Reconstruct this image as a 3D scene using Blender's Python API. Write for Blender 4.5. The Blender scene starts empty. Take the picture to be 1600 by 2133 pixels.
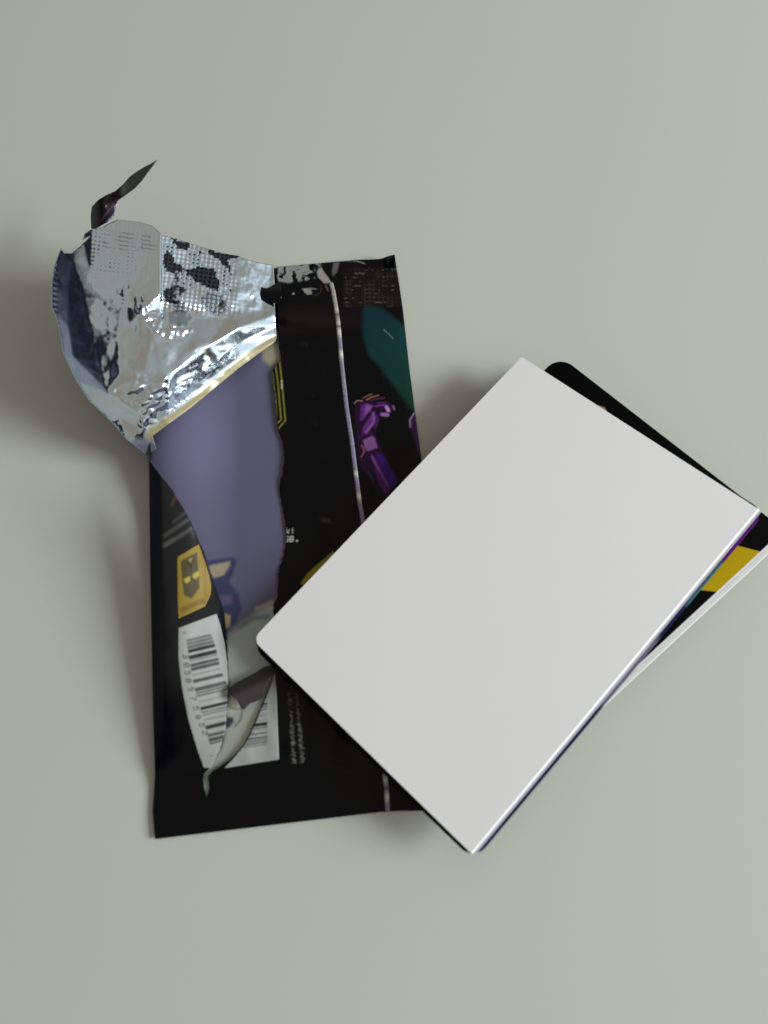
import bpy, math, random
import numpy as np
from mathutils import Vector
from mathutils.geometry import delaunay_2d_cdt

# ------------------------------------------------------------------ camera
# Everything is laid out in millimetres on the table (x right, y up the table,
# z up) and stored in metres.
F = 1700.0                       # focal length in photo pixels (photo 1600 x 2133)
TILT = math.radians(18.0)
DIST = 186.0
MM = 0.001
fwd = np.array([0, math.sin(TILT), -math.cos(TILT)])
upv = np.array([0, math.cos(TILT), math.sin(TILT)])
CAM = -fwd * DIST
sc = bpy.context.scene
cd = bpy.data.cameras.new("camera")
cam = bpy.data.objects.new("camera", cd)
sc.collection.objects.link(cam)
cam.location = Vector(CAM * MM)
cam.rotation_euler = (TILT, 0, 0)
cd.sensor_fit = 'VERTICAL'
cd.sensor_height = 32.0
cd.lens = 32.0 * F / 2133.0
cd.clip_start = 0.01
cd.clip_end = 20
cd.dof.use_dof = True
cd.dof.focus_distance = 0.196
cd.dof.aperture_fstop = 9.0
sc.camera = cam

# ------------------------------------------------------------------ light
world = bpy.data.worlds.new("World")
sc.world = world
world.use_nodes = True
wn = world.node_tree.nodes; wl = world.node_tree.links
wbg = wn["Background"]
tc = wn.new("ShaderNodeTexCoord")
sep = wn.new("ShaderNodeSeparateXYZ")
wl.new(tc.outputs["Generated"], sep.inputs[0])
ramp = wn.new("ShaderNodeValToRGB")
mr = wn.new("ShaderNodeMapRange")
mr.inputs["From Min"].default_value = -1; mr.inputs["From Max"].default_value = 1
noi = wn.new("ShaderNodeTexNoise"); noi.inputs["Scale"].default_value = 2.2
noi.inputs["Detail"].default_value = 3
wl.new(tc.outputs["Generated"], noi.inputs["Vector"])
ad = wn.new("ShaderNodeMath"); ad.operation = 'MULTIPLY_ADD'
ad.inputs[1].default_value = 0.5; 
sub = wn.new("ShaderNodeMath"); sub.operation = 'SUBTRACT'; sub.inputs[1].default_value = 0.5
wl.new(noi.outputs["Fac"], sub.inputs[0])
wl.new(sub.outputs[0], ad.inputs[0]); wl.new(sep.outputs["X"], ad.inputs[2])
wl.new(ad.outputs[0], mr.inputs["Value"])
wl.new(mr.outputs[0], ramp.inputs[0])
e = ramp.color_ramp.elements
e[0].position = 0.0; e[0].color = (0.29, 0.31, 0.335, 1)
e[1].position = 1.0; e[1].color = (1.1, 1.2, 1.25, 1)
for p, c in ((0.10, (0.16, 0.175, 0.20)), (0.16, (0.055, 0.064, 0.084)), (0.215, (0.012, 0.014, 0.024)), (0.262, (0.02, 0.023, 0.03)), (0.305, (0.43, 0.43, 0.39)), (0.42, (0.41, 0.385, 0.315)), (0.6, (0.345, 0.30, 0.225)), (0.76, (0.42, 0.42, 0.38))):  # made-up surroundings: bright and dark bands shaped for the foil to reflect
    q = e.new(p); q.color = (*c, 1)
wl.new(ramp.outputs[0], wbg.inputs[0])
wbg.inputs[1].default_value = 0.85

ld = bpy.data.lights.new("window_light", 'AREA')
ld.shape = 'RECTANGLE'; ld.size = 0.56; ld.size_y = 0.50
ld.energy = 24
ld.color = (0.925, 1.0, 0.985)
lo = bpy.data.objects.new("window_light", ld)
sc.collection.objects.link(lo)
az, el = math.radians(-6), math.radians(24)
ldir = Vector((math.cos(el) * math.cos(az), math.cos(el) * math.sin(az), math.sin(el)))
lo.location = ldir * 1.4
lo.rotation_euler = (-ldir).to_track_quat('-Z', 'Y').to_euler()

sc.view_settings.view_transform = 'Standard'
sc.view_settings.look = 'None'
sc.view_settings.exposure = 0.04
sc.render.engine = 'CYCLES'
sc.cycles.max_bounces = 8
sc.cycles.use_denoising = True

# ------------------------------------------------------------------ helpers
def U(px, py, z):
    """photo coordinates and a height in mm -> points on that height, metres"""
    px = np.asarray(px, float); py = np.asarray(py, float); z = np.asarray(z, float)
    a = (px - 800) / F; b = -(py - 1066.5) / F
    dx = a; dy = fwd[1] + upv[1] * b; dz = fwd[2] + upv[2] * b
    t = (z - CAM[2]) / dz
    return np.stack([(CAM[0] + dx * t), (CAM[1] + dy * t), z + 0 * t], -1) * MM

def sm(a, b, x):
    t = np.clip((np.asarray(x, float) - a) / (b - a), 0, 1)
    return t * t * (3 - 2 * t)

def inpoly(X, Y, P):
    P = np.asarray(P, float); ins = np.zeros(np.shape(X), bool)
    n = len(P)
    for i in range(n):
        x0, y0 = P[i]; x1, y1 = P[(i + 1) % n]
        if y0 == y1: continue
        c = ((y0 > Y) != (y1 > Y)) & (X < (x1 - x0) * (Y - y0) / (y1 - y0) + x0)
        ins ^= c
    return ins

def dseg(X, Y, P, closed=True):
    P = np.asarray(P, float); d = np.full(np.shape(X), 1e9)
    n = len(P)
    for i in range(n if closed else n - 1):
        a = P[i]; b = P[(i + 1) % n]; ab = b - a
        L = max((ab ** 2).sum(), 1e-9)
        t = np.clip(((X - a[0]) * ab[0] + (Y - a[1]) * ab[1]) / L, 0, 1)
        d = np.minimum(d, np.hypot(X - a[0] - t * ab[0], Y - a[1] - t * ab[1]))
    return d

def cover(X, Y, P, soft=2.0):
    """soft coverage of a polygon"""
    d = dseg(X, Y, P); s = np.where(inpoly(X, Y, P), d, -d)
    return sm(-soft, soft, s)

def stroke(X, Y, P, w, soft=1.5):
    return 1 - sm(w / 2 - soft * .5, w / 2 + soft * .5, dseg(X, Y, P, False))

def lin(r, g, b):
    return np.array([((c / 255) / 12.92 if c <= 10 else ((c / 255 + .055) / 1.055) ** 2.4) for c in (r, g, b)])

class Paint:
    def __init__(s, X, Y, base, metal=0.0):
        s.X, s.Y = X, Y
        s.c = np.tile(np.asarray(base, float), (len(X), 1)); s.m = np.full(len(X), float(metal))
    def lay(s, cov, col, metal=None):
        cov = np.clip(cov, 0, 1)
        s.c = s.c * (1 - cov[:, None]) + np.asarray(col) * cov[:, None]
        if metal is not None: s.m = s.m * (1 - cov) + metal * cov
    def poly(s, P, col, soft=2.0, metal=None, a=1.0): s.lay(a * cover(s.X, s.Y, P, soft), col, metal)
    def line(s, P, w, col, soft=1.5, metal=None, a=1.0): s.lay(a * stroke(s.X, s.Y, P, w, soft), col, metal)

# value noise for wrinkles and torn print
_rs = np.random.RandomState(7)
_tab = _rs.rand(256, 256)
def vn(x, y):
    xi = np.floor(x).astype(int); yi = np.floor(y).astype(int)
    fx = x - xi; fy = y - yi; fx = fx * fx * (3 - 2 * fx); fy = fy * fy * (3 - 2 * fy)
    g = lambda a, b: _tab[a & 255, b & 255]
    return (g(xi, yi) * (1 - fx) + g(xi + 1, yi) * fx) * (1 - fy) + (g(xi, yi + 1) * (1 - fx) + g(xi + 1, yi + 1) * fx) * fy
def fbm(x, y, s, o=3):
    r = 0; a = 1; t = 0
    for k in range(o):
        r = r + a * vn(x / s + 17.3 * k, y / s + 5.1 * k); t += a; a *= .5; s *= .5
    return r / t - .5

def resample(P, g, closed=True):
    P = [tuple(p) for p in P]; out = []
    n = len(P)
    for i in range(n if closed else n - 1):
        a = np.array(P[i], float); b = np.array(P[(i + 1) % n], float)
        k = max(1, int(math.ceil(np.linalg.norm(b - a) / g)))
        for j in range(k): out.append(a + (b - a) * j / k)
    if not closed: out.append(np.array(P[-1], float))
    return np.array(out)

def catmull(P, k=6, closed=False):
    P = [np.array(p, float) for p in P]; out = []
    n = len(P)
    rng = range(n) if closed else range(n - 1)
    for i in rng:
        p0 = P[(i - 1) % n] if closed or i > 0 else P[0]
        p1 = P[i]; p2 = P[(i + 1) % n]
        p3 = P[(i + 2) % n] if closed or i + 2 < n else P[-1]
        for j in range(k):
            t = j / k
            out.append(.5 * ((2 * p1) + (-p0 + p2) * t + (2 * p0 - 5 * p1 + 4 * p2 - p3) * t * t + (-p0 + 3 * p1 - 3 * p2 + p3) * t ** 3))
    if not closed: out.append(P[-1])
    return [tuple(q) for q in out]

def tri_region(outlines, g):
    """triangulate one or several outlines with an even inner grid"""
    V = []; E_ = []
    for O in outlines:
        R = resample(O, g); s = len(V)
        V += [tuple(p) for p in R]; E_ += [(s + i, s + (i + 1) % len(R)) for i in range(len(R))]
        lo_, hi = R.min(0), R.max(0)
        xs = np.arange(lo_[0], hi[0], g); ys = np.arange(lo_[1], hi[1], g * .87)
        X, Y = np.meshgrid(xs, ys); X = X + (np.arange(len(ys)) % 2)[:, None] * g * .5
        X = X.ravel(); Y = Y.ravel()
        k = inpoly(X, Y, O); X, Y = X[k], Y[k]
        # keep clear of the rim
        cell = set()
        for p in R:
            cx, cy = int(p[0] // g), int(p[1] // g)
            for a in (-1, 0, 1):
                for b in (-1, 0, 1): cell.add((cx + a, cy + b))
        near = np.array([(int(x // g), int(y // g)) in cell for x, y in zip(X, Y)])
        if near.any():
            d = np.full(len(X), 9e9); idx = np.where(near)[0]
            for q in range(0, len(idx), 4000):
                ii = idx[q:q + 4000]
                dd = np.hypot(X[ii][:, None] - R[:, 0][None], Y[ii][:, None] - R[:, 1][None]).min(1)
                d[ii] = dd
            k = d > .55 * g; X, Y = X[k], Y[k]
        V += list(zip(X, Y))
    r = delaunay_2d_cdt([Vector(v) for v in V], E_, [], 1, 1e-5)
    return np.array([tuple(v) for v in r[0]]), [tuple(f) for f in r[2]]

def smooth_z(z, faces, it):
    n = len(z); f = np.array(faces)
    a = np.concatenate([f[:, 0], f[:, 1], f[:, 2], f[:, 1], f[:, 2], f[:, 0]])
    b = np.concatenate([f[:, 1], f[:, 2], f[:, 0], f[:, 0], f[:, 1], f[:, 2]])
    cnt = np.bincount(a, minlength=n)
    for _ in range(it):
        z = .5 * z + .5 * np.bincount(a, weights=z[b], minlength=n) / np.maximum(cnt, 1)
    return z

def film(name, outlines, zf, mat, parent=None, g=2.6, paint=None, thick=0.06, smooth=0, post=None, bevel=0, flat=False):
    if not isinstance(outlines[0][0], (tuple, list, np.ndarray)): outlines = [outlines]
    P, T = tri_region(outlines, g)
    X, Y = P[:, 0], P[:, 1]
    z = zf(X, Y) + 0 * X
    if smooth: z = smooth_z(z, T, smooth)
    if post: z = z + post(X, Y)
    W = U(X, Y, z)
    me = bpy.data.meshes.new(name)
    # faces must look up
    fl = []
    for t in T:
        a, b, c = W[t[0]], W[t[1]], W[t[2]]
        s = (b[0] - a[0]) * (c[1] - a[1]) - (b[1] - a[1]) * (c[0] - a[0])
        fl.append(t if s > 0 else t[::-1])
    me.from_pydata([tuple(w) for w in W], [], fl)
    me.polygons.foreach_set("use_smooth", [not flat] * len(fl))
    if paint:
        pt = paint(X, Y)
        at = me.color_attributes.new("print", 'FLOAT_COLOR', 'POINT')
        at.data.foreach_set("color", np.concatenate([pt.c, pt.m[:, None]], 1).astype(np.float32).ravel())
    me.materials.append(mat)
    o = bpy.data.objects.new(name, me); sc.collection.objects.link(o)
    if parent: o.parent = parent
    if thick:
        m = o.modifiers.new("thickness", 'SOLIDIFY'); m.thickness = thick * MM; m.offset = -1
    if bevel:
        m = o.modifiers.new("rim", 'BEVEL'); m.width = bevel * MM; m.segments = 3
        m.limit_method = 'ANGLE'; m.angle_limit = math.radians(50)
    return o

def ctrl(points, creases=()):
    """piecewise linear height field through control points (x, y, z)"""
    P = np.array(points, float)
    r = delaunay_2d_cdt([Vector((p[0], p[1])) for p in P], [tuple(c) for c in creases], [], 0, 1e-6)
    V = np.array([tuple(v) for v in r[0]]); Zs = np.array([P[o[0], 2] if o else 0 for o in r[3]])
    T = [tuple(f) for f in r[2]]
    def f(X, Y):
        out = np.zeros(np.shape(X)); best = np.full(np.shape(X), -9e9)
        for a, b, c in T:
            ax, ay = V[a]; bx, by = V[b]; cx, cy = V[c]
            D = (by - cy) * (ax - cx) + (cx - bx) * (ay - cy)
            if abs(D) < 1e-9: continue
            l1 = ((by - cy) * (X - cx) + (cx - bx) * (Y - cy)) / D
            l2 = ((cy - ay) * (X - cx) + (ax - cx) * (Y - cy)) / D
            l3 = 1 - l1 - l2
            m = np.minimum(np.minimum(l1, l2), l3)
            k = m > best
            zc = np.clip(l1, 0, 1) * Zs[a] + np.clip(l2, 0, 1) * Zs[b] + np.clip(l3, 0, 1) * Zs[c]
            zc = zc / np.maximum(np.clip(l1, 0, 1) + np.clip(l2, 0, 1) + np.clip(l3, 0, 1), 1e-6)
            out = np.where(k, zc, out); best = np.where(k, m, best)
        return out
    return f

def empty(name, label, cat, loc=(0, 0, 0), group=None):
    o = bpy.data.objects.new(name, None); sc.collection.objects.link(o)
    o.empty_display_size = .005
    o["label"] = label; o["category"] = cat
    if group: o["group"] = group
    return o

# ------------------------------------------------------------------ materials
def mat_base(name):
    m = bpy.data.materials.new(name); m.use_nodes = True
    return m, m.node_tree.nodes, m.node_tree.links, m.node_tree.nodes["Principled BSDF"]

def obj_noise(n, l, scale, detail=4):
    t = n.new("ShaderNodeTexCoord"); x = n.new("ShaderNodeTexNoise")
    x.inputs["Scale"].default_value = scale; x.inputs["Detail"].default_value = detail
    l.new(t.outputs["Object"], x.inputs["Vector"]); return x

def film_mat(name, rough=.3, metal_rough=.12, bump=0.0, bscale=600, spec=.35):
    """printed plastic film; alpha of the print layer says where the bare metal shows"""
    m, n, l, p = mat_base(name)
    a = n.new("ShaderNodeAttribute"); a.attribute_name = "print"
    l.new(a.outputs["Color"], p.inputs["Base Color"])
    l.new(a.outputs["Alpha"], p.inputs["Metallic"])
    r = n.new("ShaderNodeMapRange"); l.new(a.outputs["Alpha"], r.inputs["Value"])
    r.inputs["To Min"].default_value = rough; r.inputs["To Max"].default_value = metal_rough
    nz = obj_noise(n, l, 300)
    ma = n.new("ShaderNodeMath"); ma.operation = 'MULTIPLY_ADD'; ma.inputs[1].default_value = .08
    l.new(nz.outputs["Fac"], ma.inputs[0]); l.new(r.outputs[0], ma.inputs[2])
    l.new(ma.outputs[0], p.inputs["Roughness"])
    p.inputs["Specular IOR Level"].default_value = spec
    if bump:
        nb = obj_noise(n, l, bscale, 3); b = n.new("ShaderNodeBump"); b.inputs["Strength"].default_value = bump
        b.inputs["Distance"].default_value = .0003
        l.new(nb.outputs["Fac"], b.inputs["Height"]); l.new(b.outputs[0], p.inputs["Normal"])
    return m

M_film = film_mat("printed_film", .2, .15, .3, 160, spec=.17)
M_foil = film_mat("silver_foil", .3, .07, .25, 260, spec=.12)
M_line = film_mat("inner_foil", .42, .3, .15, 120)
M_label = film_mat("label_print", .45, .2)
M_card = film_mat("card_print", .5, .3, .05, 900, spec=.04)

def paper(name, col, rough=.6):
    m, n, l, p = mat_base(name)
    nz = obj_noise(n, l, 60, 5)
    mx = n.new("ShaderNodeMixRGB"); mx.inputs[1].default_value = (*[c * .985 for c in col], 1); mx.inputs[2].default_value = (*[min(1, c * 1.015) for c in col], 1)
    l.new(nz.outputs["Fac"], mx.inputs[0]); l.new(mx.outputs[0], p.inputs["Base Color"])
    p.inputs["Roughness"].default_value = rough; p.inputs["Specular IOR Level"].default_value = .3
    nb = obj_noise(n, l, 2500, 3); b = n.new("ShaderNodeBump"); b.inputs["Strength"].default_value = .12; b.inputs["Distance"].default_value = .00005
    l.new(nb.outputs["Fac"], b.inputs["Height"]); l.new(b.outputs[0], p.inputs["Normal"])
    return m
M_white = paper("white_paper", (.79, .765, .79))
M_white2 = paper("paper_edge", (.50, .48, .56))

mt, n, l, p = mat_base("table_laminate")
nz = obj_noise(n, l, 14, 6); mx = n.new("ShaderNodeMixRGB")
mx.inputs[1].default_value = (.530, .537, .492, 1); mx.inputs[2].default_value = (.546, .552, .508, 1)
l.new(nz.outputs["Fac"], mx.inputs[0]); l.new(mx.outputs[0], p.inputs["Base Color"])
p.inputs["Roughness"].default_value = .5; p.inputs["Specular IOR Level"].default_value = .25
nb = obj_noise(n, l, 900, 3); b = n.new("ShaderNodeBump"); b.inputs["Strength"].default_value = .06; b.inputs["Distance"].default_value = .0001
l.new(nb.outputs["Fac"], b.inputs["Height"]); l.new(b.outputs[0], p.inputs["Normal"])

# ------------------------------------------------------------------ table
def box_mesh(name, x0, x1, y0, y1, z0, z1, mat):
    import bmesh
    bm = bmesh.new(); bmesh.ops.create_cube(bm, size=1)
    for v in bm.verts:
        v.co = Vector(((x0 + x1) / 2 + v.co.x * (x1 - x0), (y0 + y1) / 2 + v.co.y * (y1 - y0), (z0 + z1) / 2 + v.co.z * (z1 - z0)))
    bmesh.ops.bevel(bm, geom=bm.edges[:], offset=.002, segments=3, affect='EDGES')
    me = bpy.data.meshes.new(name); bm.to_mesh(me); bm.free(); me.materials.append(mat)
    o = bpy.data.objects.new(name, me); sc.collection.objects.link(o); return o
table = box_mesh("table_top", -.6, .6, -.45, .45, -.025, 0.0, mt)
table["kind"] = "structure"

# ------------------------------------------------------------------ packet
packet = empty("torn_packet", "torn black trading card packet with silver foil flap ripped open at the top", "packet")

YL = [520, 960, 1612, 1690, 1748, 1800]; XL = [303, 310, 323, 318, 323, 324]
YR = [480, 530, 650, 945, 1685, 1800]; XR = [815, 822, 840, 876, 973, 990]
def hb(X, Y, wr=1.0):
    xl = np.interp(Y, YL, XL); xr = np.interp(Y, YR, XR)
    u = np.clip((X - xl) / (xr - xl), 0, 1)
    pil = np.sqrt(np.clip(1 - (2 * u - 1) ** 2, 0, 1))
    fade = sm(628, 700, Y) * (1 - sm(1560, 1625, Y))
    z = .75 + 2.3 * pil * fade
    w = fbm(X, Y * .6, 70, 3) * .9 * fade * pil + .10 * fbm(X * .5, Y, 40, 2)
    w = w + .22 * np.exp(-((Y - 668 - .1 * (X - 600)) / 9) ** 2) * sm(570, 620, X) + .12 * np.exp(-((Y - 700 + .05 * (X - 600)) / 7) ** 2)
    for cx, cy, a, b_, h in [(q0, q1, q2, q3, q4) for q0, q1, q2, q3, q4 in ((665, 770, 30, 7, .3), (668, 828, 24, 6, .45), (676, 884, 34, 7, .3), (690, 960, 30, 8, .25), (655, 720, 50, 9, .25), (700, 1040, 26, 7, .25), (680, 1085, 30, 6, .25), (790, 720, 30, 10, .2), (640, 1560, 60, 9, .2), (520, 1650, 90, 8, .15), (720, 1600, 40, 8, .2))]:
        w = w + h * np.exp(-((X - cx) / a) ** 2 - ((Y - cy - .22 * (X - cx)) / b_) ** 2)
    return z + wr * w

TEAR_R = [(578, 556), (577, 620), (579, 690), (581, 721), (584, 746), (574, 764), (567, 776), (570, 808), (574, 845), (577, 875), (579, 893), (584, 906), (589, 920),
          (592, 950), (589, 982), (583, 1010), (584, 1032), (590, 1062), (595, 1090), (596, 1130), (590, 1162), (582, 1187), (579, 1222), (579, 1242), (570, 1260), (569, 1277)]
TEAR_R2 = [(600, 1330), (572, 1392), (566, 1416), (553, 1450), (540, 1480), (528, 1510), (514, 1540), (500, 1560), (478, 1584), (462, 1596), (446, 1606), (433, 1617), (436, 1640), (431, 1662)]
TEAR_L = [(425, 1640), (424, 1613), (438, 1599), (460, 1560), (466, 1545), (470, 1525), (472, 1500), (475, 1467), (477, 1440), (474, 1350), (472, 1315), (465, 1267),
          (452, 1232), (440, 1195), (425, 1150), (412, 1120), (397, 1085), (380, 1055), (357, 1017), (332, 987), (310, 958)]
RIM = [(313, 1200), (319, 1500), (323, 1612), (318, 1690), (323, 1748), (565, 1719), (806, 1690), (875, 1689), (972, 1686), (945, 1480), (876, 945), (852, 760), (840, 650), (833, 600),
       (822, 530), (806, 534), (792, 540), (745, 541), (700, 545)]
rr = random.Random(3)
def ragged(P, amp=1.2, g=6, curve=True):
    R = resample(catmull(P, 4) if curve else P, g, False); out = []
    for i, q in enumerate(R):
        k = 0 if i in (0, len(R) - 1) else amp
        out.append((q[0] + rr.uniform(-k, k), q[1] + rr.uniform(-k, k) * .4))
    return out
BACK = ragged(TEAR_R) + ragged(TEAR_R2, .9, 6, False) + ragged(TEAR_L, .7, 7, False) + RIM

def lift(X, Y):
    # the torn left side of the packet stands off the table, most of all next to the flap
    h = np.interp(Y, [900, 960, 1050, 1200, 1400, 1600, 1640], [11.5, 10.5, 8.2, 5.6, 3.2, .7, 0])
    return h * (1 - sm(330, 500, X))
def z_back(X, Y):
    z = hb(X, Y)
    lp = (1 - sm(430, 500, X)) * sm(960, 1080, Y) * (1 - sm(1540, 1640, Y))      # bulging left side of the tear
    xe = np.interp(Y, YL, XL)
    lf = (1 - sm(360, 520, X)) * sm(900, 980, Y) * (1 - sm(1430, 1640, Y))
    z = z + lf * .8 * sm(0, 26, X - xe) + lp * .6 * sm(335, 400, X) + lift(X, Y)
    z = z + 3.2 * sm(795, 824, X) * (1 - sm(528, 570, Y))                           # corner standing up
    return z
def emboss(X, Y, amp=.10, p=9.5, ang=-5):
    a = math.radians(ang); x = X * math.cos(a) + Y * math.sin(a); y = -X * math.sin(a) + Y * math.cos(a)
    return amp * (np.cos(math.pi * x / p) ** 6 + np.cos(math.pi * y / (p * .9)) ** 6)
def p_back(X, Y):
    cr = sm(590, 600, X) * (1 - sm(635, 645, Y - .06 * (700 - X)))
    z = emboss(X, Y, .05) * cr + .5 * fbm(X, Y, 10, 2) * (1 - sm(650, 670, X)) * (1 - sm(575, 590, Y))
    bt = sm(1625, 1640, Y + .11 * (X - 323)) * .02
    return z + bt * np.sin(2 * math.pi * (X + .0 * Y) / 8)

BLK = lin(4, 4, 8)
S = lambda sx, sy, sc_, L: [(sx + a / sc_, sy + b / sc_) for a, b in L]
PUR, PURL, PURD = lin(88, 36, 112), lin(130, 82, 148), lin(52, 10, 66)
def paint_back(X, Y):
    p = Paint(X, Y, BLK)
    # teal panel
    tl = [(757, 640), (779, 633), (813, 655), (842, 680), (866, 862), (844, 835), (801, 775), (768, 739), (756, 697)]
    c = cover(X, Y, tl, 6); t = sm(650, 850, Y)[:, None]
    p.lay(c, lin(8, 46, 54) * (1 - t) + lin(14, 50, 38) * t)
    for k in range(4): p.line([(770 + k * 18, 650 + k * 14), (800 + k * 16, 790 + k * 22)], 1.6, lin(8, 42, 48), 2, a=.5)
    p.line([(799, 686), (819, 705)], 2, lin(110, 130, 135), 1.5, a=.6)
    # purple armoured fist
    q = lambda L: S(730, 800, 7.62, L)
    p.poly(q([(70, 330), (200, 250), (440, 270), (620, 300), (700, 360), (620, 520), (440, 520), (400, 800), (480, 1000), (560, 1200), (760, 1530), (540, 1800), (440, 1750), (330, 1500), (150, 1300), (90, 900)]), lin(34, 8, 40), 3)
    p.poly(q([(170, 330), (260, 305), (360, 345), (330, 400), (200, 570), (150, 580)]), PUR, 1.5)
    p.poly(q([(250, 320), (355, 345), (300, 430), (220, 500)]), PURL, 3, a=.7)
    p.poly(q([(360, 420), (400, 520), (370, 640), (260, 780), (180, 790), (200, 680), (300, 540)]), PUR, 1.5)
    p.line(q([(370, 470), (375, 600), (300, 700), (250, 770)]), 5, PURL, 4, a=.8)
    p.line(q([(400, 480), (440, 560), (400, 680)]), 5, lin(70, 22, 92), 3)
    p.line(q([(60, 310), (110, 260), (190, 270)]), 2.4, lin(140, 104, 98))
    p.line(q([(200, 225), (260, 190), (340, 160)]), 2.2, lin(120, 80, 74))
    p.line(q([(260, 245), (350, 205), (440, 180)]), 2.4, lin(140, 92, 80))
    p.line(q([(330, 260), (440, 230), (540, 220)]), 2, lin(90, 40, 70), 2)
    p.line(q([(400, 350), (540, 330), (590, 350)]), 4, lin(100, 40, 125), 2)
    p.line(q([(430, 300), (560, 290)]), 2.5, lin(80, 30, 90), 2)
    p.line(q([(575, 370), (605, 420)]), 7, lin(170, 125, 190), 3)
    p.line(q([(500, 480), (590, 490)]), 7, lin(140, 95, 160), 3)
    p.line(q([(680, 350), (695, 400)]), 4, lin(130, 80, 110), 3)
    p.poly(q([(200, 890), (350, 820), (390, 860), (430, 1010), (270, 1070), (225, 1000)]), lin(120, 76, 132), 1.5)
    p.line(q([(110, 850), (250, 800), (360, 790)]), 3.5, lin(60, 14, 70), 2)
    p.line(q([(180, 980), (220, 1060), (170, 1160)]), 2.4, lin(140, 84, 92), 1.5)
    p.poly(q([(330, 1110), (420, 1180), (640, 1650), (560, 1760), (460, 1600), (380, 1300)]), lin(82, 28, 104), 3)
    p.line(q([(340, 1150), (430, 1320), (600, 1620)]), 4, lin(128, 76, 146), 4, a=.8)
    p.poly(q([(400, 1080), (510, 1120), (640, 1340), (760, 1530), (650, 1650), (520, 1400)]), lin(62, 22, 112), 3)
    p.line(q([(290, 1400), (370, 1580)]), 3, lin(60, 40, 66), 3, a=.6)
    p.poly(q([(1010, 450), (950, 560), (950, 700), (1000, 850), (1100, 1150), (1100, 900)]), lin(60, 22, 74), 3)
    p.line(q([(1015, 455), (945, 570), (950, 680)]), 3, lin(165, 140, 175), 2, a=.9)
    for x_, y_, w_ in ((665, 770, 26), (668, 828, 22), (676, 884, 30), (690, 960, 24), (655, 722, 34), (700, 1040, 22), (682, 1085, 24)):  # soft grey glints painted along the film wrinkles
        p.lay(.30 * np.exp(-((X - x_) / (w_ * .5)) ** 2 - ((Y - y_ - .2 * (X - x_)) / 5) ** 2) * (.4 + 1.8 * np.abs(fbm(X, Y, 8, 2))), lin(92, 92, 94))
    # yellow circuit lines by the tear
    v = lambda L: S(560, 700, 9.69, L)
    YE = lin(126, 116, 48)
    p.line(v([(75, 740), (100, 1000), (140, 1300), (155, 1650)]), 2.8, YE)
    p.line(v([(140, 600), (190, 1000), (215, 1300), (248, 1690), (150, 1780)]), 3.0, YE)
    p.line(v([(210, 460), (260, 880), (290, 1200), (335, 1710), (180, 1880)]), 3.0, YE)
    for yy in (918, 980, 1045): p.line(v([(262, yy - 6), (262, yy + 6)]), 3.6, lin(190, 185, 150))
    # yellow disc by the sheet
    p.poly([(626, 1216), (640, 1195), (660, 1177), (692, 1150), (740, 1120), (760, 1180), (690, 1240)], lin(165, 150, 40), 2)
    # words at the tear
    glyphs(p, "k!", 597, 1101, 1.6, lin(170, 170, 170), 0)
    glyphs(p, "SB.", 594, 1118, 1.7, lin(180, 180, 182), 0)
    # two lines of tiny print
    W = lin(120, 118, 116)
    r = random.Random(11)
    for x0, y0, x1, y1, s in ((603, 1440, 613, 1591, 0), (617, 1444, 631, 1588, 0)):
        y = y0
        while y < y1:
            t = (y - y0) / (y1 - y0); x = x0 + (x1 - x0) * t
            f = .25 + .75 * min(1, t * 1.6)
            if r.random() > .16:
                w = r.uniform(3, 8); dx = r.uniform(-1.5, 1.5)
                p.line([(x + dx - w / 2, y), (x + dx + w / 2, y + r.uniform(-1, 1))], 1.9, W, 1.8, a=f * r.uniform(.35, .95))
                if r.random() < .5: p.line([(x + dx, y), (x + dx + r.uniform(-2, 2), y + 3)], 1.6, W, 1.6, a=f * .6)
            y += 2.7
    # grey blurred print, left side
    G = lin(74, 74, 72)
    band = sm(326, 338, X) * (1 - sm(430, 470, X)) * sm(950, 1010, Y) * (1 - sm(1380, 1480, Y))  # charcoal reflection on this side, painted as a lighter band
    p.lay(band, lin(33, 32, 34))
    p.line([(362, 1087), (389, 1066)], 7, G, 6, a=.5)
    p.line([(343, 1116), (391, 1083)], 8, G, 6, a=.75)
    p.line([(343, 1136), (362, 1124)], 9, lin(84, 84, 84), 6, a=.9)
    p.line([(369, 1120), (398, 1102)], 8, G, 6, a=.8)
    p.line([(358, 1052), (364, 1036)], 6, lin(82, 66, 40), 6, a=.5)
    p.line([(366, 1033), (370, 1040)], 4, lin(110, 50, 50), 4, a=.5)
    # top crimp: bare metal, scratches and painted highlights
    n1 = fbm(X, Y, 9, 3)
    st = (1 - sm(0, 8, Y - np.interp(X, [570, 600, 640, 668, 690], [578, 584, 578, 570, 548]))) * (1 - sm(655, 672, X))
    p.lay(st * sm(-.12, .02, n1), lin(200, 208, 216), 1)
    p.poly([(663, 559), (669, 558), (684, 580), (690, 590), (676, 590), (664, 578)], lin(200, 200, 198), 1, metal=.85)
    p.poly([(695, 548), (707, 546), (702, 566), (694, 575), (692, 565)], lin(120, 118, 125), 1.5, metal=.7)
    p.poly([(629, 601), (646, 600), (651, 612), (640, 614), (634, 608)], lin(150, 150, 145), 1.2, metal=.3)
    p.line([(648, 601), (658, 602)], 3, lin(120, 115, 112), 1.5)
    p.line([(611, 612), (612, 612)], 4, lin(150, 145, 140), 1.5)
    p.line([(670, 592), (668, 608), (655, 616)], 2, lin(70, 55, 60), 2, a=.6)
    p.line([(679, 594), (684, 606)], 3, lin(120, 110, 110), 2, a=.7)
    cr = sm(712, 722, X) * (1 - sm(636, 642, Y)) * sm(552, 565, Y)
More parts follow.
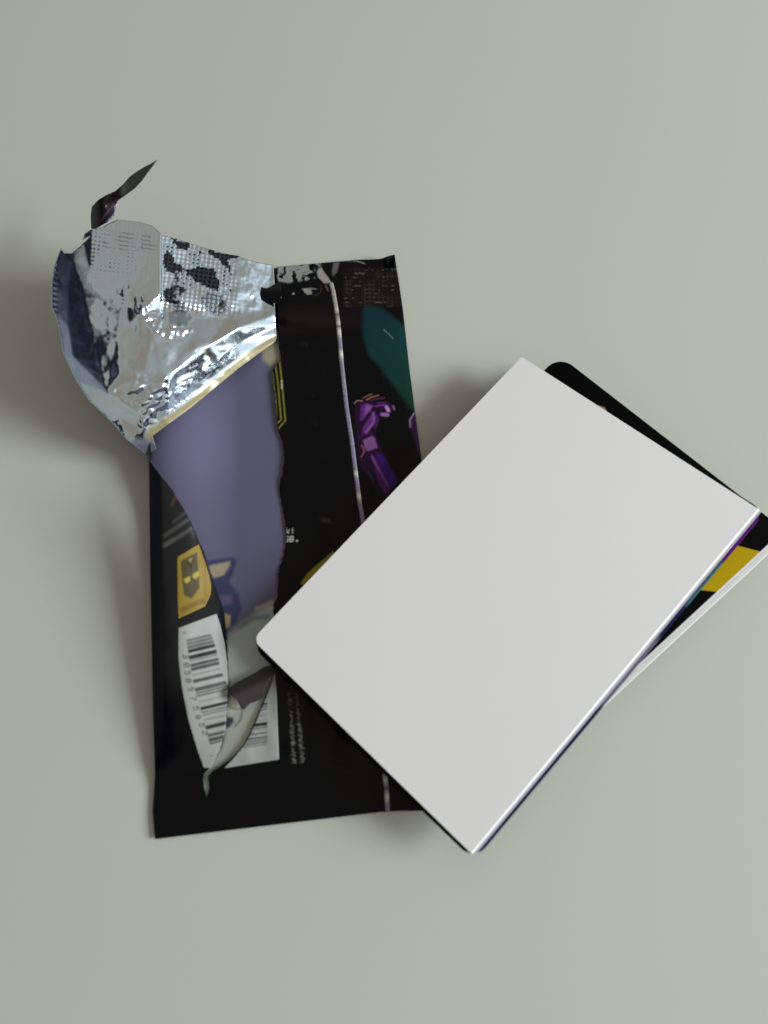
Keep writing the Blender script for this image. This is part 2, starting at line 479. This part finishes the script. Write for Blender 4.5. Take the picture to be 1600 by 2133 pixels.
    sp = sm(.10, .26, fbm(X, Y * 2.2, 7, 2)) * (np.sin(2 * math.pi * Y / 8.6) > .35)  # specular streaks on the embossed ridges, painted in
    p.lay(cr, lin(16, 15, 17)); p.lay(cr * sp * .6, lin(104, 102, 98), None)
    p.lay(cr * .35 * sm(.6, 1, np.maximum(np.cos(math.pi * X / 9.5) ** 2, np.cos(math.pi * Y / 8.6) ** 2)) * sm(-.1, .2, fbm(X, Y, 24, 2)), lin(70, 68, 68))
    p.line([(710, 543), (745, 544), (760, 549)], 2.2, lin(150, 145, 130), 2, a=.8)
    return p

GL = {'0': "01110 10001 10011 10101 11001 10001 01110", '1': "00100 01100 00100 00100 00100 00100 01110", '2': "01110 10001 00001 00110 01000 10000 11111",
      '3': "11110 00001 00001 01110 00001 00001 11110", '5': "11111 10000 11110 00001 00001 10001 01110", '6': "01110 10000 10000 11110 10001 10001 01110",
      '7': "11111 00001 00010 00100 01000 01000 01000", '9': "01110 10001 10001 01111 00001 00001 01110", '4': "00010 00110 01010 10010 11111 00010 00010",
      'k': "10000 10000 10010 10100 11000 10100 10010", '!': "00100 00100 00100 00100 00100 00000 00100", 'S': "01111 10000 10000 01110 00001 00001 11110",
      'B': "11110 10001 10001 11110 10001 10001 11110", '.': "00000 00000 00000 00000 00000 00110 00110"}
def glyphs(p, text, x, y, s, col, rot, a=1.0, adv=6):
    """5x7 dot letters; rot 90 turns the line to run down the label"""
    for i, ch in enumerate(text):
        for r_, row in enumerate(GL[ch].split()):
            for c_, v in enumerate(row):
                if v == '1':
                    u = c_ + i * adv; w = r_
                    gx, gy = (x + u * s, y + w * s) if rot == 0 else (x - w * s, y + u * s)
                    d = np.hypot(p.X - gx, p.Y - gy)
                    p.lay(a * (1 - sm(s * .35, s * 1.15, d)), col)

back = film("back_film", BACK, z_back, M_film, packet, 2.5, paint_back, .08, 2, p_back)

# the other wall of the packet, lying on the table
FR = [(300, 640), (560, 560), (700, 549), (818, 536), (837, 650), (873, 945), (969, 1682), (875, 1686), (806, 1687), (327, 1743), (322, 1690), (327, 1612), (314, 960)]
film("front_film", FR, lambda X, Y: .22 + lift(X, Y) * (1 - sm(306, 322, X)), M_film, packet, 8, lambda X, Y: Paint(X, Y, BLK), .08)

# inner foil seen through the tear, a lavender reflection painted over it
LIN = [(312, 905), (345, 868), (420, 815), (500, 745), (560, 690), (600, 690), (612, 900), (615, 1300), (610, 1400), (560, 1480), (520, 1580), (445, 1668), (415, 1668), (410, 1600), (450, 1500),
       (440, 1250), (400, 1120), (340, 1020), (318, 975), (300, 940)]
def z_line(X, Y):
    z = hb(X, Y, .0) - .5
    z = z + lift(X, Y) * .45 + .5 * np.exp(-((Y - 1330 + .5 * (X - 520)) / 26) ** 2)
    return np.maximum(z, .4)
def paint_line(X, Y):
    LAV_REFL = lin(92, 89, 116); GR = lin(172, 178, 178)
    p = Paint(X, Y, LAV_REFL)
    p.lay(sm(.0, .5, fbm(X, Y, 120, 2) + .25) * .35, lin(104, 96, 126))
    # painted reflection: navy ear-like shape with cream
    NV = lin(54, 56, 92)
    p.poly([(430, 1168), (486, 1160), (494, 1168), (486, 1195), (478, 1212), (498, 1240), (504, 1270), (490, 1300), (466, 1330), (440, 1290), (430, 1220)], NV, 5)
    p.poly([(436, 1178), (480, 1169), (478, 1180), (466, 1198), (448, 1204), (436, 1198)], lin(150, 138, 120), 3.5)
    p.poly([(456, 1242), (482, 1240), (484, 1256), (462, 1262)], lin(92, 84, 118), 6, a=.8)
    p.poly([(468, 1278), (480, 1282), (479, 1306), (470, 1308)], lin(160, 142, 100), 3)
    p.poly([(545, 722), (568, 716), (584, 720), (584, 752), (565, 762), (548, 750)], lin(150, 145, 125), 7)  # cream highlight painted at the top right
    # silver lower end
    edge = Y - np.interp(X, [440, 480, 500, 530, 560, 600], [1340, 1318, 1302, 1280, 1258, 1248])
    p.lay(sm(-14, 16, edge), GR, .25)
    p.line([(500, 1305), (530, 1288), (558, 1284)], 10, lin(96, 110, 112), 10, a=.7)
    p.line([(535, 1268), (566, 1256)], 8, lin(170, 164, 140), 8, a=.8)
    p.poly([(476, 1455), (492, 1458), (502, 1478), (500, 1500), (488, 1512), (474, 1508)], lin(196, 198, 190), 3)
    low = sm(1468, 1490, Y + .3 * (X - 500))
    p.lay(low, lin(180, 184, 176), .4)
    p.lay(sm(1556, 1600, Y), lin(160, 172, 166), .3)
    p.poly([(473, 1494), (485, 1494), (487, 1503), (480, 1514), (470, 1518), (466, 1508)], lin(62, 74, 90), 3)
    p.line([(497, 1455), (505, 1480), (502, 1498), (488, 1514)], 3, lin(108, 108, 98), 2.5)
    p.line([(476, 1472), (492, 1478), (500, 1476)], 4, lin(125, 128, 105), 4, a=.7)
    return p
film("inner_foil", LIN, z_line, M_line, packet, 3.2, paint_line, .05, 2)

# small dark film curl over the tear
CURL = catmull([(477, 1440), (487, 1425), (505, 1415), (530, 1402), (552, 1389), (569, 1388), (566, 1408), (553, 1430), (550, 1448), (540, 1458), (520, 1466), (508, 1478), (500, 1470), (494, 1456), (483, 1450)], 4, True)
film("film_curl", CURL, lambda X, Y: 3.4 + 1.5 * np.exp(-((Y - 1435 + .45 * (X - 520)) / 22) ** 2), M_label, packet, 3,
     lambda X, Y: Paint(X, Y, lin(52, 48, 50)), .06, 2)
TONGUE = catmull([(513, 602), (520, 594), (536, 596), (556, 600), (572, 592), (584, 590), (584, 630), (560, 629), (534, 629), (520, 620)], 4, True)
def tongue_paint(X, Y):
    p = Paint(X, Y, BLK); p.line([(534, 598), (533, 610), (541, 622)], 4, lin(120, 104, 108), 3, a=.8); return p  # pinkish highlight painted on the curled film
film("film_shred", TONGUE, lambda X, Y: 5.4 + .9 * np.cos((Y - 612) / 11), M_film, packet, 2.6, tongue_paint, .06, 1)

# seam running down the back
SEAM = [(689, 588), (694, 606), (700, 640), (704, 668), (707, 700), (712, 760), (722, 850), (733, 920), (741, 985), (749, 1045), (756, 1085), (772, 1220), (790, 1480), (801, 1612), (805, 1640), (807, 1689)]
sy = [q[1] for q in SEAM]; sx = [q[0] for q in SEAM]
def strip(l, r, y0, y1, st=14):
    ys = np.arange(y0, y1 + 1, st); ys[-1] = y1
    return [(np.interp(y, sy, sx) + l(y), y) for y in ys] + [(np.interp(y, sy, sx) + r(y), y) for y in ys[::-1]]
film("back_seam", strip(lambda y: -82, lambda y: 1, 650, 1684), lambda X, Y: z_back(X, Y) - .06 + .38 * sm(-80, -30, X - np.interp(Y, sy, sx)) * sm(650, 690, Y), M_film, packet, 5, lambda X, Y: Paint(X, Y, BLK), .03, 1)
def seam_paint(X, Y):
    p = Paint(X, Y, lin(140, 134, 158), .35)  # lavender reflection painted into the silver edge
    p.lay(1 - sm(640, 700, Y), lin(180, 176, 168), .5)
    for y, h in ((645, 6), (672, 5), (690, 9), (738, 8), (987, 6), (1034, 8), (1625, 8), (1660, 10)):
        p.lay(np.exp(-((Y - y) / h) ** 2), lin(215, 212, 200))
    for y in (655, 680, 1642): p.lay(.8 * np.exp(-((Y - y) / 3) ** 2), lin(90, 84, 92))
    return p
film("seam_edge", strip(lambda y: -4.5, lambda y: 4.5, 588, 1689, 9), lambda X, Y: z_back(X, Y) + .42 - .05 * np.abs(X - np.interp(Y, sy, sx)) ** 1.0 * .2, M_label, packet, 3, seam_paint, .12, 0)

# labels printed on the back
def on_back(d): return lambda X, Y: z_back(X, Y) + d
BADGE = [(368.5, 1160), (414, 1133), (420, 1150), (427, 1170), (436, 1200), (440, 1218), (439, 1238), (427, 1263), (371, 1289), (369, 1240)]
def paint_badge(X, Y):
    p = Paint(X, Y, lin(138, 115, 42))
    q = lambda L: S(340, 1120, 10, L)
    p.poly(q([(360, 490), (560, 380), (700, 300), (740, 700), (760, 1050), (590, 1270), (430, 1200), (390, 800)]), lin(72, 64, 40), 2)
    p.poly(q([(440, 850), (560, 800), (560, 900), (500, 950), (440, 920)]), lin(168, 146, 52), 2)
    p.poly(q([(620, 760), (740, 690), (750, 780), (680, 860), (620, 830)]), lin(168, 146, 52), 2)
    p.poly(q([(520, 450), (610, 420), (580, 520), (550, 500)]), lin(140, 128, 70), 2)
    p.line(q([(480, 500), (560, 580), (650, 430)]), 2.5, lin(44, 38, 30), 2)
    p.line(q([(580, 560), (580, 700)]), 2.5, lin(40, 34, 30), 2)
    p.line(q([(400, 1500), (820, 1310)]), 11, lin(112, 88, 34), 4, a=.85)
    p.line(q([(790, 200), (870, 500), (880, 900), (870, 1400)]), 3, lin(120, 84, 26), 4, a=.7)
    return p
film("badge_label", BADGE, on_back(.05), M_label, packet, 2.2, paint_badge, .05, 2)

BC1 = [(371, 1308), (451, 1278), (459, 1302), (468, 1340), (473, 1380), (475.5, 1440), (473, 1467), (468.5, 1525), (458, 1560), (439, 1600), (424, 1599), (410, 1560), (392, 1500), (378, 1430), (371, 1370)]
BC2 = [(572, 1396), (576, 1440), (578, 1500), (581, 1582), (475, 1599), (466, 1600), (480, 1586), (502, 1560), (516, 1540), (530, 1510), (542, 1480), (555, 1450), (567, 1418)]
BARS1 = [(1325, 1330, .65), (1332, 1337, .7), (1339, 1345, .75), (1347, 1354, 1), (1360, 1368, 1), (1370, 1373, .5), (1378, 1384, .85), (1386, 1393, .85), (1400, 1404, .35), (1412, 1419, .85), (1430, 1438, .8),
         (1440.5, 1443.5, .75), (1446.5, 1449.5, .75), (1459, 1463, .25), (1473, 1479, 1), (1483, 1486, .6), (1489, 1491.5, .6), (1500, 1503, .4), (1514, 1522, .95), (1533, 1538, .85), (1542, 1549, .85), (1551, 1555, .7)]
BARS2 = [(1464, 1468, 1), (1470.5, 1473, .7), (1476, 1478, .7), (1487, 1491, .3), (1498, 1501, .25), (1504.5, 1511, 1), (1513, 1517, .55), (1525, 1527.5, .8), (1533.5, 1537, .8), (1539.5, 1542, .7), (1544.5, 1547, .75), (1550, 1552, .6)]
def paint_bar(X, Y):
    p = Paint(X, Y, lin(158, 160, 160))
    right = X > 490 + (1500 - Y) * .35 + 8
    ink = lin(30, 30, 30)
    lx = np.interp(Y, [1320, 1370, 1430, 1500, 1560], [386, 394, 404, 424, 440])
    rx = np.interp(Y, [1320, 1350, 1400, 1440, 1600], [440, 450, 462, 480, 480])
    s = Y + .235 * (X - 420)
    m1 = sm(-2, 2, X - lx) * sm(-2, 2, rx - X) * ~right
    for a, b_, d in BARS1: p.lay(m1 * d * sm(a - 1.6, a + 1.0, s) * (1 - sm(b_ - 1.0, b_ + 1.6, s)), ink)
    s2 = Y + .12 * (X - 553)
    m2 = sm(-2, 2, X - np.interp(Y, [1455, 1550], [534, 502])) * sm(-1.5, 1.5, 557 - X) * right
    for a, b_, d in BARS2: p.lay(m2 * d * sm(a - 1.2, a + .8, s2) * (1 - sm(b_ - .8, b_ + 1.2, s2)), ink)
    D = lin(70, 72, 70)
    ys = [1364, 1382, 1398, 1415, 1432, 1452, 1472, 1490, 1507, 1523]
    for ch, y in zip("3050975052", ys):
        x = np.interp(y, [1364, 1415, 1490, 1523], [392, 398, 418, 432])
        glyphs(p, ch, x, y, 1.7, D, 90, .8)
    glyphs(p, "6", 388, 1316, 1.1, D, 90, .5); glyphs(p, "1", 444, 1572, 1.1, D, 90, .7)
    return p
film("barcode_label", [BC1, BC2], on_back(.05), M_label, packet, 2.2, paint_bar, .05, 2)

# ---- the ripped silver flap
FLAP = [(188, 492), (172, 500), (176, 487), (190, 478), (214, 473), (232, 463), (245, 457), (290, 462), (318, 470), (331, 482), (338, 490), (360, 494), (400, 508), (440, 520), (477, 530), (498, 533), (515, 541),
        (545, 548), (570, 552), (572, 590), (573, 640), (576, 700), (576, 711), (545, 732), (500, 765), (450, 806), (400, 848), (350, 884), (318, 908),
        (330, 950), (352, 1003), (345, 1003), (326, 978), (306, 950), (262, 914), (235, 882), (215, 862), (186, 835), (160, 795), (145, 765), (131, 735), (126, 700), (117, 662), (108, 640), (107, 600), (112, 560), (120, 535), (127, 517), (135, 526), (150, 527), (165, 515)]
CP = [  # x, y, height mm
 (127, 517, 13.9), (107, 600, 13.5), (108, 645, 13.4), (131, 735, 13.3), (160, 795, 12.3), (186, 835, 11.2), (235, 882, 8.9), (262, 914, 7.6), (306, 950, 4.6), (348, 1003, 3.6),   # 0-9 rim
 (152, 545, 14.35), (142, 600, 14.3), (142, 680, 14.2), (152, 745, 14.1),   # 10-13
 (172, 600, 14.7), (187, 675, 14.85), (207, 751, 14.9), (222, 816, 14.6),   # 14-17 crest and hub
 (172, 490, 14.2), (190, 478, 14.5), (245, 457, 14.6), (318, 470, 14.7), (337, 490, 14.6), (335, 610, 14.7), (188, 560, 14.65), # 18-24
 (256, 630, 15.0), (245, 700, 15.1), (290, 650, 15.3), (320, 700, 14.4), (250, 780, 15.0), (300, 770, 14.5), (340, 775, 13.4), (285, 700, 14.8), # 25-32
 (400, 508, 11.5), (477, 530, 8.6), (515, 541, 7.2), (572, 553, 3.2), (592, 556, 2.4), (340, 640, 13.4), (420, 650, 11.2), (480, 650, 8.8), (540, 650, 6.0), (592, 650, 3.0), # 33-42
 (350, 786, 13.0), (430, 725, 10.6), (500, 682, 8.6), (570, 655, 5.0), # 43-46 upper bright line
 (300, 842, 11.6), (350, 826, 10.8), (420, 770, 8.4), (500, 712, 6.4), (585, 675, 3.4), # 47-51
 (300, 893, 8.4), (350, 858, 8.6), (430, 792, 6.4), (500, 742, 5.0), (585, 697, 3.0), # 52-56
 (318, 908, 6.8), (350, 884, 7.2), (450, 806, 4.8), (577, 711, 2.6), # 57-60
 (285, 857, 11.2), (250, 869, 9.9), (330, 950, 4.2)]
CR = [(14, 15), (15, 16), (16, 17), (17, 43), (43, 44), (44, 45), (45, 46), (17, 47), (47, 48), (48, 49), (49, 50), (50, 51), (17, 61), (61, 52), (52, 53), (53, 54), (54, 55), (55, 56), (10, 11), (11, 12), (12, 13), (13, 17), (17, 5),
      (22, 23), (23, 38), (38, 28), (25, 26), (26, 17), (25, 32), (32, 28), (24, 25)]
CP = [(a, b, 3 + (c - 3) * 1.45) for a, b, c in CP]
_fz = ctrl(CP, CR)
def z_flap(X, Y):
    z = _fz(X, Y)
    w = sm(165, 200, X) * (1 - sm(400, 560, X)) * sm(560, 640, Y)
    w = w * (.55 + .45 * sm(300, 400, X)) * (1 - .75 * cover(X, Y, [(215, 800), (350, 776), (430, 715), (570, 645), (600, 700), (450, 816), (320, 915)], 10)) * (1 - .6 * (1 - sm(225, 245, X)))
    z = z + (_fa(X, Y) * (.1 + .8 * w) + _fb(X, Y) * (.12 + .8 * w)) * sm(3, 5, z)
    return z
def facets(x0, x1, y0, y1, sp, amp, seed):
    r = random.Random(seed); L = []
    y = y0
    while y < y1:
        x = x0
        while x < x1:
            L.append((x + r.uniform(-.45, .45) * sp, y + r.uniform(-.45, .45) * sp, r.uniform(-amp, amp))); x += sp
        y += sp
    return ctrl(L)
_fa = facets(60, 640, 400, 1040, 52, .7, 5)
_fb = facets(60, 640, 400, 1040, 24, .30, 8)
def p_flap(X, Y):
    body = 1 - sm(0, 20, 640 - Y)
    bd = dseg(X, Y, [(260, 606), (285, 622), (300, 640), (319, 660), (337, 682), (362, 690), (385, 686)], False)
    w = .12 * fbm(X, Y, 14, 2) + 1.5 * np.abs(fbm(X, Y, 13, 2)) * (1 - sm(8, 20, bd))
    w = w + 1.7 * np.abs(fbm(X + Y * .5, Y * 1.6, 34, 2)) * cover(X, Y, [(226, 816), (258, 800), (300, 790), (346, 786), (346, 828), (306, 846), (270, 838)], 6)
    w = w + 1.0 * np.abs(fbm(X, Y, 20, 2)) * cover(X, Y, [(292, 890), (300, 852), (345, 828), (400, 790), (395, 835), (325, 896)], 6)
    crump = w * sm(185, 230, X) * (1 - sm(430, 560, X)) * (.35 + .65 * body)
    crl = (1 - sm(634, 650, Y - .12 * (X - 340))) * sm(600 - 10, 610, X + Y) 
    em = emboss(X, Y, .11, 9.6, 8) * sm(335, 342, X) * (1 - .8 * sm(480, 505, X)) * crl + .5 * fbm(X, Y, 16, 2) * sm(470, 500, X) * crl + (.025 * np.sin(2 * math.pi * (Y - .12 * X) / 8.6) + emboss(X, Y, .02, 9.0, 6)) * (1 - sm(330, 338, X)) * (1 - sm(560, 600, Y)) * sm(185, 200, X)
    rim = .12 * np.sin(2 * math.pi * Y / 11) * (1 - sm(108, 124, X)) * (1 - sm(660, 690, Y))
    st = .8 * sm(333, 339, X) * (1 - sm(640, 700, Y))
    return crump + em + rim - st
SIL = lin(214, 226, 238)
def paint_flap(X, Y):
    p = Paint(X, Y, SIL, 1.0)
    gx = np.cos(math.pi * (X * .99 + Y * .14) / 9.6) ** 2; gy = np.cos(math.pi * (Y * .99 - X * .14) / 8.6) ** 2
    t = np.maximum(gx, gy) * 2 - 1
    n = fbm(X, Y, 34, 3)
    band = sm(338, 341, X) * (1 - sm(470, 490, X)) * (1 - sm(640, 652, Y - .12 * (X - 340)))
    top = Y - np.interp(X, [338, 360, 400, 440, 477, 500], [490, 494, 508, 520, 530, 534])
    jx = 4.8 * np.round((X + .14 * Y) / 4.8) - .14 * Y; jy = 4.3 * np.round((Y - .14 * X) / 4.3) + .14 * X
    def patch(P, s=5): return cover(jx, jy, P, s)
    blk = np.maximum.reduce([patch([(356, 495), (394, 508), (396, 520), (380, 518), (357, 506)]),
        patch([(340, 528), (358, 525), (362, 545), (378, 548), (380, 566), (345, 566)]),
        patch([(434, 520), (500, 531), (480, 545), (481, 570), (470, 556), (452, 538), (436, 532)]),
        patch([(388, 560), (425, 556), (446, 565), (458, 585), (456, 606), (434, 602), (416, 586), (390, 578)]),
        patch([(430, 590), (458, 596), (456, 604), (440, 603)]),
        patch([(344, 606), (366, 594), (382, 600), (376, 630), (352, 634), (342, 616)]) * .9])
    rag = fbm(jx, jy, 16, 3)
    lines = sm(.2, .7, t)
    mid = band * sm(.0, .12, n + .06) * sm(8, 18, top) * (1 - sm(70, 110, top))
    low = band * sm(78, 92, top) * (1 - sm(.3, .6, gx * gy)) * sm(-.05, .08, n + .02)
    blk = sm(.25, .5, blk + rag * 2.2 * sm(.02, .2, np.maximum(blk, band * .6 * sm(6, 16, top) * (1 - sm(100, 120, top))))) * sm(335, 339, X)
    grid = np.clip(np.maximum.reduce([blk * (1 - .03 * lines), mid * .97 * (1 - lines), low * .9]), 0, 1)
    p.lay(grid, lin(5, 3, 8), 0.0)
    p.lay(.75 * cover(X, Y, [(348, 648), (378, 644), (406, 652), (404, 668), (388, 682), (366, 680), (350, 672)], 4) * sm(-.25, .1, fbm(X, Y, 9, 2) + .12), lin(16, 14, 20), .1)
    # worn grey print on the left half of the crimp
    k2 = sm(.35, .8, np.sin(2 * math.pi * (Y - .14 * X) / 8.6)) * (1 - sm(320, 332, X)) * sm(205, 222, X) * sm(478, 488, Y) * (1 - sm(515, 530, Y)) * sm(-.2, .1, fbm(X, Y, 16, 2))
    p.lay(k2 * .6, lin(110, 112, 105))
    # warm tan reflection painted along the edge, with blue sheen
    d = dseg(X, Y, [(318, 906), (350, 884), (400, 848), (450, 806), (500, 765), (545, 732), (577, 711)], False)
    p.lay((1 - sm(10, 22, d)) * sm(-.25, .3, fbm(X, Y, 30, 2) + .4), lin(150, 138, 108), .05)
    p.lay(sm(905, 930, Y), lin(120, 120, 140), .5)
    return p
film("torn_foil_flap", FLAP, z_flap, M_foil, packet, 2.5, paint_flap, .06, 3, p_flap)

TIP = [(190, 476), (189, 450), (191, 431), (205, 416), (222, 406), (240, 398), (256, 384), (270, 368), (285, 357), (300, 348), (314, 341), (328, 332), (320, 344), (306, 362), (296, 376), (281, 392), (262, 406), (248, 416), (242, 430), (238, 450), (226, 462), (212, 469), (198, 477)]
def tip_paint(X, Y):
    p = Paint(X, Y, lin(24, 20, 24))
    p.lay(sm(240, 262, X), lin(82, 84, 80))
    p.line([(226, 462), (238, 448), (246, 420), (262, 406)], 3, lin(150, 140, 170), 3, metal=.5)
    p.line([(205, 466), (226, 440), (238, 425)], 3, lin(80, 66, 82), 4, a=.7)
    p.lay((1 - sm(192, 200, X)) * .6, lin(90, 92, 84))
    return p
film("foil_tip", TIP, lambda X, Y: 12.6 + 4 * sm(480, 420, Y) * 1.0 + 7 * sm(230, 330, X) + 1.6 * np.cos((X - 215) / 12) * (1 - sm(240, 270, X)), M_film, packet, 3, tip_paint, .06, 2)

# ------------------------------------------------------------------ cards
def zc(X, Y):
    t = np.clip((X - 528) / 1072, 0, 1.2)
    return 7.0 + 2.6 * t
def rquad(C, R, k=10):
    """quad with rounded corners (photo coordinates), R = radius per corner"""
    out = []; n = 4
    for i in range(4):
        p = np.array(C[i], float); a = np.array(C[i - 1], float); b = np.array(C[(i + 1) % 4], float)
        r = R[i]
        if r < 1: out.append(tuple(p)); continue
        da = (a - p) / np.linalg.norm(a - p); db = (b - p) / np.linalg.norm(b - p)
        s = p + da * r; e_ = p + db * r
        for j in range(k + 1):
            t = j / k; w = .5523
            c1 = s + (p - s) * w; c2 = e_ + (p - e_) * w
            out.append(tuple((1 - t) ** 3 * s + 3 * (1 - t) ** 2 * t * c1 + 3 * (1 - t) * t * t * c2 + t ** 3 * e_))
    return out

leaf = empty("white_leaflet", "blank white folded leaflet lying on top of the dark cards", "leaflet")
L1 = rquad([(1087, 743), (1578, 1059), (980, 1776), (526, 1332)], [4, 0, 0, 20])
film("upper_leaf", L1, lambda X, Y: zc(X, Y), M_white, leaf, 12, None, .4, 0, None, .26, True)
EO = np.array([(1578, 1059), (980, 1776)], float); EN = np.array([5.4, 4.5])
film("folded_edge", [tuple(EO[0]), tuple(EO[0] + EN), tuple(EO[1] + EN), tuple(EO[1])], lambda X, Y: zc(X, Y) - .75 * (dseg(X, Y, EO, False) / 7.0) ** 1.6, M_white, leaf, 1.8, None, .15)
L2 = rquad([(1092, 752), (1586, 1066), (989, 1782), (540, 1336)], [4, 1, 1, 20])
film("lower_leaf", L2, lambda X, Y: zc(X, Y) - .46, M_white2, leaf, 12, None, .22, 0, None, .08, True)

def paint_A(X, Y):
    p = Paint(X, Y, lin(14, 13, 16))
    e0 = dseg(X, Y, [(988, 1794), (1596, 1066)], False)
    edge = 1 - sm(12, 16, e0)
    def seg(y0, y1, s=10): return edge * sm(y0 - s, y0 + s, Y) * (1 - sm(y1 - s, y1 + s, Y))
    p.lay(edge, lin(34, 32, 74))
    p.lay(seg(1060, 1168), lin(86, 28, 104)); p.lay(seg(1172, 1262, 5) * (1 - sm(3, 6, e0)), lin(70, 118, 128))
    p.lay(seg(1330, 1470), lin(110, 102, 122))
    return p
cardA = film("playing_card", rquad([(1096, 760), (1596, 1066), (988, 1794), (522, 1344)], [34, 34, 38, 34]), lambda X, Y: zc(X, Y) - .95, M_card, None, 3.5, paint_A, .3, 0, None, .05, True)
cardA["label"] = "dark card with purple and navy edge directly under the white leaflet"; cardA["category"] = "card"; cardA["group"] = "printed cards in the stack"
def paint_B(X, Y):
    p = Paint(X, Y, lin(6, 5, 6))
    p.lay(1 - sm(9, 12, dseg(X, Y, [(1645, 1112), (1040, 1673)], False)), (.72, .72, .72))
    p.line([(1247, 847), (1259, 851), (1261, 858)], 4, lin(150, 130, 100), 2)
    return p
cardB = film("playing_card", rquad([(1164, 739), (1645, 1112), (1040, 1673), (616, 1326)], [36, 34, 34, 34]), lambda X, Y: zc(X, Y) - 1.7, M_card, None, 3.2, paint_B, .36, 0, None, .2, True)
film("yellow_block", [(1584, 1149), (1496, 1233), (1452, 1228), (1420, 1210), (1480, 1120), (1538, 1137)], lambda X, Y: zc(X, Y) - 1.69, M_card, cardB, 12, lambda X, Y: Paint(X, Y, lin(182, 152, 16)), .005, flat=True)
film("pale_border", rquad([(1627, 1109), (1637, 1112), (1040, 1664), (1034, 1658)], [0, 8, 0, 0]), lambda X, Y: zc(X, Y) - 1.688, M_white, cardB, 12, None, .005, flat=True)
BO = np.array([(1645 - 6, 1112 - 6), (1040 - 6, 1673 - 6)], float); BN = np.array([6.2, 6.6])
film("bevelled_rim", [tuple(BO[0] - (14, -13)), tuple(BO[0] + BN - (14, -13)), tuple(BO[1] + BN), tuple(BO[1])], lambda X, Y: zc(X, Y) - 1.66 - .6 * (dseg(X, Y, BO, False) / 9.0) ** 1.3, M_white, cardB, 2.2, None, .1)
cardB["label"] = "lowest black card, yellow block at the right, rounded corner past the leaflet's top edge"; cardB["category"] = "card"; cardB["group"] = "printed cards in the stack"
